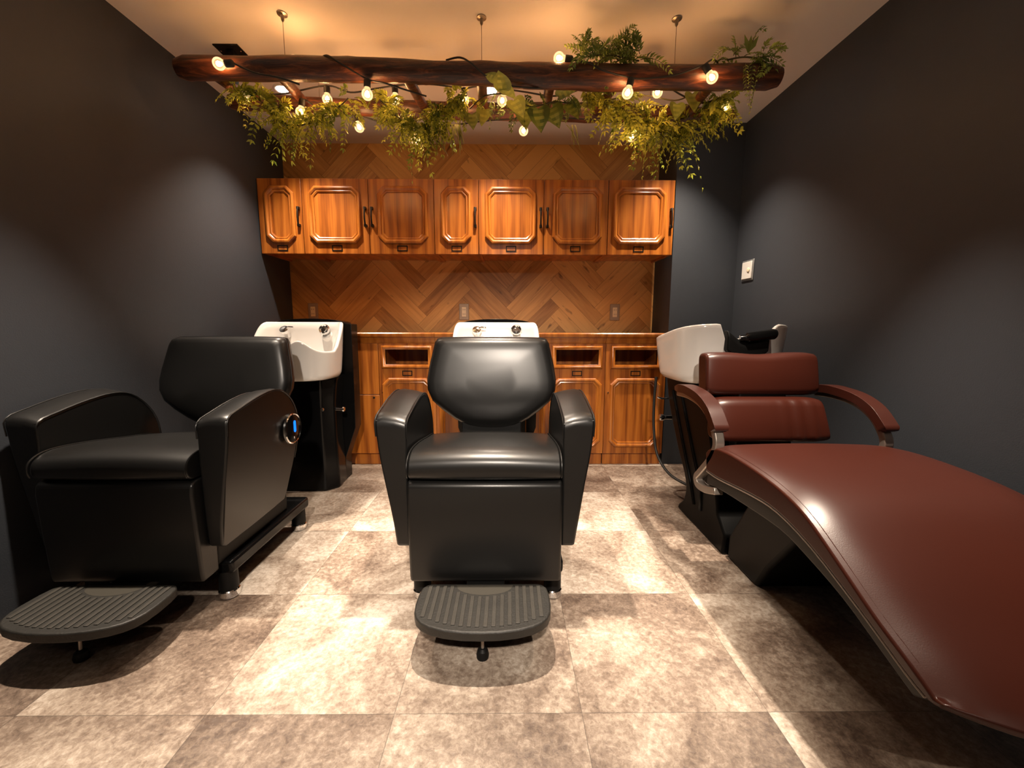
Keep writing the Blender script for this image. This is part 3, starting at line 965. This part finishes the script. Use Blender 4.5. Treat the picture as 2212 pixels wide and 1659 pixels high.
def brown_recliner():
    O = (0, 1.3, 0)
    root = thing('shampoo_recliner', (BX, 1.3, 0), 'reddish brown leather shampoo recliner with sloping leg section at the right', 'recliner')
    top = [(1.500, .478), (1.475, .500), (1.42, .516), (1.33, .523), (1.20, .522), (1.10, .515), (1.02, .500), (.95, .474), (.86, .426), (.76, .371), (.68, .335), (.635, .312)]
    bot = [(.640, .282), (.69, .298), (.80, .347), (.95, .404), (1.08, .432), (1.20, .430), (1.40, .407), (1.490, .405)]
    tp = spline2(top, 3)
    bt = spline2(bot, 3)
    prof = tp + [(.618, .300), (.622, .288)] + bt
    HW = .322
    us = [-1, -.985, -.95, -.91, -.86, -.80, -.72, -.60, -.40, -.2, 0, .2, .40, .60, .72, .80, .86, .91, .95, .985, 1]
    rings = []
    for u in us:
        ring = []
        for j, (y, z) in enumerate(prof):
            w = sstep(.90, .60, y) if False else (1 - sstep(.60, .95, y))
            yy = y - .075 * (1 - abs(u) ** 2.2) * w
            zz = z - .030 * (1 - abs(u) ** 2.2) * w
            if j < len(tp):
                zz += .010 * (1 - u * u) - .017 * (max(0, abs(u) - .72) / .28) ** 2 * (.6 + .4 * sstep(1.35, 1.05, y))
            ring.append((u * HW, yy, zz))
        rings.append(ring)
    seat = MB().loft(rings).build('seat_cushion', MAT['brown_leather'], root, O, bevel=.013, seg=4, sharp=45)
    for s in (-1, 1):
        MB().tube([(s * (HW - .016), y, z - .0080 - .0050 * sstep(1.35, 1.05, y)) for y, z in tp[2:-3]], .0026, 6).build('seam', MAT['brown_leather'], seat, O)
    # pan under the cushion
    fb = spline2([(1.495, .350), (1.40, .364), (1.27, .374), (1.08, .382), (.97, .364), (.85, .332), (.75, .290), (.675, .258)], 3)
    pan = [(y, z + .0005) for y, z in reversed(bt)] + [(.655, .272)] + list(reversed(fb))
    pan = [(1.49, .4045)] + [(y, z - .001) for y, z in list(reversed(bt))[1:]] + [(.66, .268)] + list(reversed(fb))
    MB().prism(pan, -.314, .314, lambda u, v, w: (w, u, v)).build('seat_frame', MAT['frame'], root, O, bevel=.008, seg=3)
    for s in (-1, 1):
        MB().tube([(s * .3175, y, z - .004) for y, z in bt[1:]], .0035, 8).build('frame_trim', MAT['satin'], root, O)
    # back cushions
    def cushion(name, y0, z0, z1, hw0, hw1, th, lean, dip, parent, wr=0):
        rr = []
        m = 41
        for i in range(m):
            u = -1 + 2 * i / (m - 1)
            ring = []
            K = 20
            for k in range(K):
                a_ = 2 * PI * k / K
                cy, sz = math.cos(a_), math.sin(a_)
                yy = math.copysign(abs(cy) ** .55, cy) * th / 2
                zz = math.copysign(abs(sz) ** .38, sz)
                z = (z0 + z1) / 2 + zz * (z1 - z0) / 2
                z -= dip * math.exp(-(u / .42) ** 2) * max(0, zz)
                e = 1 - .10 * abs(u) ** 9
                zc = (z0 + z1) / 2
                hw = hw0 + (hw1 - hw0) * (z - z0) / (z1 - z0)
                ring.append((u * hw, y0 + (z - z0) * lean + yy * (1 - .18 * abs(u) ** 8) + wr * .0035 * math.sin(u * 24) * sstep(-.1, .45, u) * (1 - abs(u) ** 6), zc + (z - zc) * e))
            rr.append(ring)
        return MB().loft(rr).build(name, MAT['brown_leather'], parent, O, bevel=.010, seg=3, sharp=70)
    cushion('head_cushion', 1.735, .652, .832, .238, .235, .100, .16, .010, root)
    cushion('back_cushion', 1.640, .478, .650, .232, .215, .105, .28, .0, root, 1)
    MB().box(-.10, .10, 1.70, 1.76, .36, .74).build('back_bracket', MAT['black_matt'], root, O, bevel=.008)
    # arms
    path = spline2([(1.80, .650), (1.69, .655), (1.585, .643), (1.510, .610), (1.462, .560), (1.445, .510), (1.478, .450), (1.550, .375), (1.578, .345), (1.562, .322), (1.50, .325), (1.42, .350)], 5)
    padp = spline2([(1.815, .668), (1.75, .676), (1.69, .677), (1.585, .664), (1.505, .632), (1.448, .580), (1.438, .566)], 5)
    tp_ = [min(1, .45 + .55 * min(i, len(padp) - 1 - i) / 4) for i in range(len(padp))]
    for s in (-1, 1):
        xc = s * .305
        arm = MB().sweep_yz(path, xc - .017, xc + .017, .026).build('armrest', MAT['satin'], root, O, bevel=.004, seg=2, sharp=45)
        MB().sweep_yz(padp, xc - .027, xc + .027, .034, tp_).build('arm_pad', MAT['brown_pad'], arm, O, bevel=.012, seg=4, sharp=70)
    # base
    bs = [(1.585, 0), (1.585, .095), (1.52, .20), (1.455, .31), (1.44, .365), (1.15, .378), (1.22, .25), (1.33, .10), (1.385, 0)]
    MB().prism(bs, -.165, .165, lambda u, v, w: (w, u, v)).build('base', MAT['black_matt'], root, O, bevel=.014, seg=3)
    return root


brown_recliner()

# ------------------------------------------------------------------ hanging log ladder
random.seed(11)


def log_mesh(x0, x1, y, zf, rf, seed, n=64, k=20):
    rnd = random.Random(seed)
    ph = [rnd.uniform(0, 6.28) for _ in range(8)]
    knots = [(rnd.uniform(x0 + .1, x1 - .1), rnd.uniform(0, 6.28), rnd.uniform(.003, .007)) for _ in range(14)]
    rings = []
    for i in range(n + 1):
        t = i / n
        x = x0 + (x1 - x0) * t
        end = min(t, 1 - t) * (x1 - x0)
        s = math.sqrt(max(0.0, 1 - (1 - min(1, end / .018)) ** 2)) * .25 + .75 if end < .018 else 1
        cy = y + .006 * math.sin(x * 2.1 + ph[0])
        cz = zf(x) + .005 * math.sin(x * 3.3 + ph[1])
        ring = []
        for j in range(k):
            a = 2 * PI * j / k
            r = rf(x) * (1 + .05 * math.sin(x * 7 + 2 * a + ph[2]) + .03 * math.sin(x * 17 + 3 * a + ph[3])) * s
            for kx, ka, kh in knots:
                d = (x - kx) ** 2 / .0012 + (math.sin((a - ka) / 2) * 2) ** 2 / .25
                if d < 6:
                    r += kh * math.exp(-d)
            ring.append((x, cy + r * math.cos(a), cz + r * math.sin(a)))
        rings.append(ring)
    return MB().loft(rings)


LO = (-.115, 2.04, 1.97)
lad = thing('hanging_log_ladder', LO, 'rustic dark log ladder hung flat under the ceiling with leaves and bulbs', 'ladder')
Zf = lambda x: 1.981 - .0098 * (x + .115)
Zb = lambda x: 1.988 - .018 * (x + .115)
log_mesh(-1.362, 1.130, 1.885, Zf, lambda x: .044 + .003 * (x > .3) + .002 * math.sin(x * 4), 3).build('front_log', MAT['log'], lad, LO, sharp=60)
log_mesh(-1.352, 1.108, 2.195, Zb, lambda x: .038 + .003 * math.sin(x * 3 + 1), 8).build('back_log', MAT['log'], lad, LO, sharp=60)
for x, x2 in ((-1.235, -1.235), (-.955, -.985), (-.43, -.41), (-.115, -.125), (.175, .18), (.46, .42), (.86, .87)):
    MB().tube([(x, 1.87, Zf(x) - .012), (x + (x2 - x) * .5, 2.04, (Zf(x) + Zb(x)) / 2 - .006), (x2, 2.21, Zb(x))], [.024, .022, .021], 12).build('rung', MAT['log'], lad, LO)

wl = {(-.922, 1.880): 'left front ceiling wire holding the log ladder, near the black bracket',
      (-.113, 1.890): 'middle front ceiling wire holding the log ladder',
      (.691, 1.888): 'right front ceiling wire holding the log ladder',
      (-.922, 2.195): 'left rear ceiling wire, half hidden behind the front log',
      (-.113, 2.195): 'middle rear ceiling wire, hidden behind the front log',
      (.693, 2.195): 'right rear ceiling wire whose cap shows just over the front log'}
for (x, y), lab in wl.items():
    org = (x, y, CEIL)
    r = thing('wire_hanger', org, lab, 'hanger', 'wire hangers of the log ladder')
    MB().lathe([(.020, CEIL - .0005), (.020, CEIL - .004), (.008, CEIL - .007), (.006, CEIL - .024), (.003, CEIL - .030)], 20, Matrix.Translation((x, y, 0))).build('ceiling_cap', MAT['wire'], r, org)
    MB().tube([(x, y, CEIL - .026), (x, y, 2.005)], .0013, 6).build('wire', MAT['wire'], r, org)

org = (-1.275, 2.103, CEIL)
r = thing('ceiling_bracket', org, 'square black ceiling plate with a rod holding the left end of the log ladder', 'bracket')
pl = MB().box(-1.335, -1.222, 2.063, 2.142, CEIL - .006, CEIL - .0005).build('plate', MAT['black_matt'], r, org, bevel=.001, seg=1)
sc_ = MB()
for dx in (-.045, .045):
    sc_.lathe([(.004, 0), (.004, .002), (.002, .003)], 10, rotto((0, 0, -1), (-1.278 + dx, 2.103, CEIL - .0055)))
sc_.build('screws', MAT['chrome'], pl, org)
MB().box(-1.289, -1.260, 2.088, 2.118, 1.985, CEIL - .005).build('rod', MAT['black_matt'], r, org, bevel=.003)

# ------------------------------------------------------------------ festoon bulbs
BULBS = [
    # x, y, z of the glass centre, axis pointing from the glass to the socket, label
    (-1.150, 1.808, 1.966, (1, 0, .05), 'glowing bulb lying on the left end of the front log, below the black bracket'),
    (.206, 1.872, 2.034, (1, 0, -.1), 'glowing bulb standing above the front log, left of the top leaf tuft'),
    (.818, 1.812, 1.931, (-.6, 0, .8), 'glowing bulb against the right part of the front log'),
    (.483, 1.828, 1.880, (.25, 0, 1), 'large clear bulb hanging just under the front log, below the top leaf tuft'),
    (-.582, 1.852, 1.880, (.05, 0, 1), 'large clear bulb hanging under the front log at the left, on a slanting cable'),
    (-1.170, 2.000, 1.945, (.1, .6, .6), 'glowing bulb in the leaves at the far left, below the front log end'),
    (-.955, 2.060, 1.909, (.2, 0, 1), 'bulb in front of the back log among the left fern fronds'),
    (-.830, 2.060, 1.964, (0, 0, 1), 'clear bulb in the left fern, right of the bright downlight'),
    (-.520, 2.060, 1.966, (0, 0, 1), 'glowing bulb at the top of the second fern, right of the large clear bulb'),
    (-.720, 2.150, 1.886, (-.4, 0, .9), 'bulb dangling alone below the back log between the two left ferns'),
    (-.450, 2.150, 1.830, (.2, 0, 1), 'lowest bulb under the second fern from the left'),
    (-.205, 2.060, 1.966, (0, .3, 1), 'glowing bulb in the leaves left of the ladder middle'),
    (-.030, 2.000, 1.933, (.1, .2, 1), 'bulb in front of the large pale pothos leaves'),
    (.071, 2.150, 1.875, (.25, 0, 1), 'bulb hanging alone under the back log below the dark pothos leaves'),
    (.402, 2.050, 1.986, (.1, 0, 1), 'bulb in the leaves between pothos and right fern, under the front log'),
    (.662, 2.000, 1.972, (0, .4, 1), 'small bulb peeking under the front log over the right fern'),
    (.576, 2.080, 1.822, (.1, 0, 1), 'lowest bulb at the left edge of the right fern'),
    (-.915, 1.945, 2.058, (0, .5, -.6), 'bulb whose tip shows above the front log at the left wire'),
    (1.000, 2.060, 1.938, (.1, 0, 1), 'bulb deep in the leaves at the right end of the back log'),
]


def bulb_proto():
    root = thing('festoon_bulb', (0, 0, 0), 'bulb', 'light bulb', 'festoon bulbs on the log ladder')
    prof = []
    for k in range(15):
        a = -PI / 2 + (PI * .80) * k / 14
        prof.append((max(.0005, .0225 * math.cos(a)), .0225 * math.sin(a)))
    prof += [(.012, .024), (.0105, .030)]
    g = MB().lathe(prof, 24, None, True, False).build('glass_globe', MAT['glass'], root)
    MB().lathe([(.002, -.010), (.008, -.005), (.009, .002), (.007, .010), (.002, .015)], 12).build('filament', MAT['filament'], g)
    MB().lathe([(.0125, .025), (.014, .028), (.014, .052), (.012, .056), (.006, .060)], 16).build('socket', MAT['cable'], root)
    return root


def bulb_light(root):
    ld = bpy.data.lights.new('bulb_lamp', 'POINT')
    ld.energy = BULB_POWER; ld.color = BULB_COLOR; ld.shadow_soft_size = .012
    lo = bpy.data.objects.new('bulb_lamp', ld); COL.objects.link(lo)
    lo.parent = root; lo.location = (0, 0, .002)


proto = bulb_proto()
bl_sockets = []
for i, (x, y, z, ax, lab) in enumerate(BULBS):
    o = proto if i == 0 else copy_tree(proto)
    m = rotto(ax, (x, y, z))
    o.matrix_world = m
    o['label'] = lab
    bl_sockets.append(m @ Vector((0, 0, .058)))
for o in [ob for ob in scene.objects if ob.name.startswith('festoon_bulb')]:
    bulb_light(o)

S = bl_sockets
cab = MB()
def cable(pts, n=6):
    cab.tube(spline(pts, n), .0036, 6)
cable([S[0], (-1.02, 1.828, 1.945), (-.93, 1.83, 1.93), (-.86, 1.86, 1.92)])
cable([(-.80, 1.90, 2.028), (-.74, 1.850, 2.024), (-.68, 1.830, 1.985), S[4], (-.50, 1.845, 1.918), (-.44, 1.90, 1.925), (-.36, 1.96, 1.93)])
cable([(-.26, 1.885, 2.030), (-.20, 1.850, 2.020), (-.15, 1.828, 1.985), (-.09, 1.832, 1.940), (-.02, 1.86, 1.925), (.08, 1.88, 1.925), (.17, 1.90, 1.935)])
cable([S[1], (.33, 1.845, 2.00), (.38, 1.83, 1.965), S[3], (.56, 1.828, 1.935), (.68, 1.828, 1.950), S[2]])
cable([S[2], (.84, 1.87, 2.03), (.88, 1.90, 2.03), (.93, 1.95, 1.98)])
cable([S[5], (-1.10, 2.07, 1.99), (-1.02, 2.08, 2.00), S[7], (-.73, 2.08, 2.005), (-.62, 2.07, 2.015), S[8], (-.44, 2.06, 2.03), (-.34, 2.05, 2.025), S[11]])
cable([S[11], (-.10, 2.04, 2.02), S[12], (.08, 2.03, 1.985), (.20, 2.04, 1.975), (.30, 2.05, 2.0), S[14], (.52, 2.04, 2.02), S[15], (.80, 2.06, 1.99), (.90, 2.08, 1.97), S[18]])
cable([(-.99, 2.14, 1.945), S[6], (-.86, 2.15, 1.94), S[9], (-.62, 2.16, 1.915), (-.54, 2.16, 1.88), S[10], (-.30, 2.16, 1.90), (-.10, 2.16, 1.925), S[13], (.22, 2.15, 1.935), (.36, 2.14, 1.925), S[16], (.74, 2.12, 1.90), (.86, 2.12, 1.93)])
tag(cab.build('light_cable', MAT['cable'], None), 'black cable of the light string winding round the logs', 'cable')

# ------------------------------------------------------------------ leaves

def leaf(mb, p, d, nrm, ln, wd, tint, fold=.25):
    d = d.normalized()
    side = d.cross(nrm)
    if side.length < 1e-4:
        side = d.orthogonal()
    side.normalize()
    up = side.cross(d).normalized()
    mid = p + d * ln * .45
    tip = p + d * ln - up * ln * .12
    l = mid + side * wd * .5 + up * wd * fold
    r_ = mid - side * wd * .5 + up * wd * fold
    mb.add([p, l, tip, r_, mid + d * ln * .05], [(0, 4, 1), (1, 4, 2), (2, 4, 3), (3, 4, 0)], tint)


def frond(lm, sm, p0, d, ln, droop, n, ll, lw, rnd, base_t=.5):
    p0 = Vector(p0); d = Vector(d).normalized()
    pts = []
    for i in range(9):
        t = i / 8
        pts.append(p0 + d * ln * t + Vector((0, 0, -1)) * droop * ln * t * t)
    sm.tube(pts, [.0016 - .0010 * i / 8 for i in range(9)], 4)
    nr = Vector((rnd.uniform(-1, 1), rnd.uniform(-1, .2), rnd.uniform(-.2, 1))).normalized()
    for i in range(n):
        t = .10 + .90 * i / (n - 1)
        k = min(7, int(t * 8)); f = t * 8 - k
        p = pts[k].lerp(pts[k + 1], f)
        tg = (pts[k + 1] - pts[k]).normalized()
        sd = tg.cross(nr)
        if sd.length < .05:
            sd = tg.orthogonal()
        sd.normalize()
        sc = (1 - .45 * t) * (.55 + .45 * min(1, t * 4))
        tt = min(1, max(0, base_t + rnd.gauss(0, .16)))
        for s in (-1, 1):
            dd = tg * rnd.uniform(.55, .85) + sd * s * rnd.uniform(.7, 1.0) + nr * rnd.uniform(-.25, .25)
            leaf(lm, p, dd, nr + Vector((rnd.uniform(-.3, .3),) * 3), ll * sc * rnd.uniform(.8, 1.15), lw * sc, tt)
    leaf(lm, pts[-1], tg, nr, ll * .6, lw * .6, base_t)


def garland(name, lab, anchors, n, seed, mat, lens, leafsize, dirs, group='fern garlands on the log ladder', extra=None, cat='plant', base=.5, nleaf=(7, 10)):
    """anchors: list of (x, y, z, weight of length); fronds leave the anchor line in random directions biased by dirs"""
    rnd = random.Random(seed)
    xs = [a[0] for a in anchors]
    org = (sum(xs) / len(xs), 2.04, min(a[2] for a in anchors))
    root = thing(name, org, lab, cat, group)
    lm, sm = MB(), MB()
    sm.tube(spline([a[:3] for a in anchors], 6), .0032, 6)
    P = spline([a[:3] for a in anchors], 10)
    W = spline([(a[3], 0, 0) for a in anchors], 10)
    for _ in range(n):
        k = rnd.randrange(len(P))
        p = P[k] + Vector((rnd.gauss(0, .015), rnd.gauss(0, .020), rnd.gauss(0, .014)))
        d = Vector((rnd.gauss(dirs[0], dirs[3]), rnd.gauss(dirs[1], dirs[4]), rnd.gauss(dirs[2], dirs[5])))
        ln = rnd.uniform(*lens) * W[k].x
        frond(lm, sm, p, d, ln, rnd.uniform(.2, .9), rnd.randint(*nleaf), leafsize * rnd.uniform(.75, 1.15), leafsize * .43, rnd, min(1, max(0, rnd.gauss(base, .2))))
    if extra:
        extra(lm, sm, rnd)
    lm.build('leaves', mat, root, org, smooth=False)
    sm.build('stems', MAT['stem'], root, org)
    return root


garland('fern_garland', 'yellow-green fern garland drooping from the left end of the log ladder',
        [(-1.20, 1.98, 1.965, .7), (-1.13, 2.00, 1.945, .9), (-1.07, 2.03, 1.90, 1.0), (-1.01, 2.06, 1.85, 1.15), (-.95, 2.06, 1.855, 1.1), (-.87, 2.05, 1.875, 1.0), (-.79, 2.04, 1.91, 1.0), (-.72, 2.02, 1.95, .8)],
        100, 21, MAT['fern'], (.05, .115), .040, (.05, -.3, -.05, .7, .4, .66))
garland('fern_garland', 'bushy fern garland hanging left of the middle of the log ladder',
        [(-.58, 2.02, 1.945, .8), (-.52, 2.06, 1.90, 1.0), (-.46, 2.08, 1.86, 1.2), (-.40, 2.08, 1.85, 1.2), (-.33, 2.06, 1.90, 1.0), (-.26, 2.04, 1.95, .9), (-.19, 2.04, 1.975, .8)],
        115, 22, MAT['fern'], (.05, .115), .038, (0, -.3, -.05, .75, .4, .68))
garland('fern_garland', 'largest fern garland, drooping below the right end of the log ladder',
        [(.36, 2.02, 1.975, .7), (.46, 2.03, 1.95, .9), (.55, 2.06, 1.90, 1.1), (.64, 2.08, 1.87, 1.15), (.72, 2.10, 1.85, 1.35), (.80, 2.10, 1.865, 1.35), (.88, 2.08, 1.90, 1.15), (.96, 2.06, 1.94, .9), (1.01, 2.06, 1.98, .7)],
        185, 23, MAT['fern'], (.05, .135), .040, (0, -.3, -.12, .75, .4, .66))
garland('fern_tuft', 'tuft of green sprigs sprouting above the front log, right of the middle',
        [(.30, 1.87, 2.035, .8), (.38, 1.87, 2.045, 1.0), (.46, 1.88, 2.045, 1.0), (.54, 1.88, 2.03, .8)],
        52, 24, MAT['fern_dark'], (.07, .15), .034, (0, -.15, .55, .7, .35, .5), 'leaf tufts on the front log', nleaf=(7, 10))


def straps(lm, sm, rnd):
    for dx, dz, ln in ((-.25, 1, .075), (.15, 1, .07), (.55, .9, .08), (.35, 1, .06)):
        leaf(lm, Vector((.985, 1.87, 2.055)), Vector((dx, -.1, dz)), Vector((0, -1, 0)), ln, .022, .35, .1)
    # trailing sprig down the log face
    for k in range(3):
        frond(lm, sm, (.96 + .03 * k, 1.835, 2.0), (.1 - .15 * k, -.05, -1), .10 + .03 * k, .2, 10, .022, .010, rnd, .6)


garland('fern_tuft', 'small tuft with strap leaves on the right end of the front log',
        [(.90, 1.87, 2.03, .8), (.96, 1.86, 2.035, 1.0), (1.02, 1.86, 2.03, .9), (1.07, 1.85, 2.0, .6)],
        24, 25, MAT['fern_dark'], (.06, .12), .032, (0, -.2, .35, .8, .3, .5), 'leaf tufts on the front log', extra=straps, nleaf=(6, 9))


# --- pothos with large heart-shaped leaves
def heart_leaf(p, d, n_, ln, tint):
    mb = MB()
    d = Vector(d).normalized()
    side = d.cross(Vector(n_)).normalized()
    up = side.cross(d).normalized()
    prof = [(0, .0), (-.08, .14), (-.10, .26), (-.05, .38), (.06, .46), (.20, .485), (.34, .46), (.48, .40), (.62, .32), (.74, .22), (.85, .125), (.94, .05), (1.0, 0)]
    v = []
    for t, w in prof:
        c = Vector(p) + d * ln * max(0, t) - up * ln * .22 * max(0, t) ** 2
        e = Vector(p) + d * ln * t - up * ln * .22 * max(0, t) ** 2
        v += [e + side * ln * w + up * ln * w * .25, c + side * ln * w * .5 + up * ln * w * .05, c, c - side * ln * w * .5 + up * ln * w * .05, e - side * ln * w + up * ln * w * .25]
    rnd = random.Random(int(ln * 1e5) + int(tint * 100))
    for i in range(len(prof) - 1):
        for k in range(4):
            a = i * 5 + k
            q = [a, a + 1, a + 6, a + 5]
            t2 = min(1, max(0, tint + (.13 if k in (1, 2) and i % 2 == 0 else -.06) + rnd.uniform(-.07, .07)))
            mb.add([v[j] for j in q], [(0, 1, 2, 3)], t2)
    return mb


org = (.10, 2.03, 1.88)
pot = thing('pothos_vine', org, 'trailing pothos with big variegated heart leaves at the middle of the log ladder', 'plant')
PL = [
    ((-.025, 1.822, 1.885), (-.18, -.12, 1), (.25, -1, .1), .078, .62), ((-.028, 1.825, 1.890), (.72, -.2, -.42), (.1, -.9, .5), .070, .72),
    ((-.055, 1.828, 1.925), (-.75, -.1, .45), (0, -1, .2), .050, .45), ((.02, 1.90, 1.885), (.5, -.3, -.8), (0, -1, .3), .085, .75),
    ((.06, 2.02, 1.90), (.25, -.3, -.9), (.2, -1, .2), .085, .30), ((.13, 2.00, 1.90), (.15, -.35, -1), (0, -1, .2), .105, .18),
    ((.19, 2.00, 1.905), (.35, -.3, -.9), (-.2, -1, .2), .095, .22), ((.22, 2.0, 1.95), (.8, -.2, .35), (0, -.8, .5), .080, .15),
    ((.27, 2.02, 1.93), (.5, -.3, -.7), (0, -1, .3), .080, .3), ((-.11, 2.05, 1.92), (-.2, -.3, -.9), (0, -1, .2), .075, .6),
    ((-.17, 2.05, 1.90), (.1, -.3, -.9), (0, -1, .3), .070, .35), ((.10, 2.06, 1.95), (-.4, -.3, -.6), (0, -1, .3), .070, .45),
    ((.83, 2.03, 1.985), (.1, -.3, -.9), (0, -1, .2), .085, .5), ((.77, 2.05, 1.95), (-.1, -.3, -.9), (0, -1, .2), .075, .35),
]
for p, d, n_, ln, t in PL:
    heart_leaf(p, d, n_, ln, t).build('leaf', MAT['pothos'], pot, org, sharp=120)
sv = MB()
sv.tube(spline([(-.18, 2.06, 1.93), (-.10, 2.0, 1.955), (0, 1.98, 1.945), (.10, 2.02, 1.92), (.20, 2.01, 1.935), (.30, 2.03, 1.94), (.45, 2.06, 1.97), (.62, 2.06, 1.99), (.76, 2.05, 1.965), (.84, 2.04, 1.99)], 6), .003, 6)
sv.build('stem', MAT['stem'], pot, org)
# small filling sprigs of the vine
rnd = random.Random(77)
lm, sm = MB(), MB()
for k in range(30):
    x = rnd.uniform(-.16, .34)
    frond(lm, sm, (x, rnd.uniform(1.98, 2.09), 1.945 + rnd.gauss(0, .02)), (rnd.gauss(0, .8), rnd.gauss(-.1, .3), rnd.gauss(-.5, .4)), rnd.uniform(.04, .10), .3, rnd.randint(6, 10), .026, .012, rnd, rnd.uniform(.1, .6))
lm.build('small_leaves', MAT['fern_dark'], pot, org, smooth=False)
sm.build('runners', MAT['stem'], pot, org)

# --- grass blades hanging below the back log
org = (-.26, 2.12, 1.86)
gr = thing('hanging_grass', org, 'thin grass blades hanging below the back log left of the middle', 'plant')
gm = MB()
for k in range(26):
    x = rnd.choice([rnd.gauss(-.25, .03), rnd.gauss(-.33, .05), rnd.gauss(.30, .02)]) if k < 22 else rnd.gauss(-.42, .03)
    ln = rnd.uniform(.07, .15)
    dx = rnd.gauss(.2, .35)
    pts = [Vector((x, 2.11, 1.885)) + Vector((dx * ln * t, -.1 * ln * t, -ln * t * (.5 + .5 * t))) for t in [i / 6 for i in range(7)]]
    w = .0035
    ring = []
    for i, p in enumerate(pts):
        ww = w * (1 - (i / 6) ** 2) + .0003
        ring.append([p + Vector((ww, .001, 0)), p + Vector((-ww, -.001, 0))])
    b = len(gm.v)
    vv = [q for r_ in ring for q in r_]
    gm.add(vv, [(2 * i, 2 * i + 1, 2 * i + 3, 2 * i + 2) for i in range(6)], rnd.uniform(.2, .9))
gm.build('blades', MAT['grass'], gr, org, smooth=False)
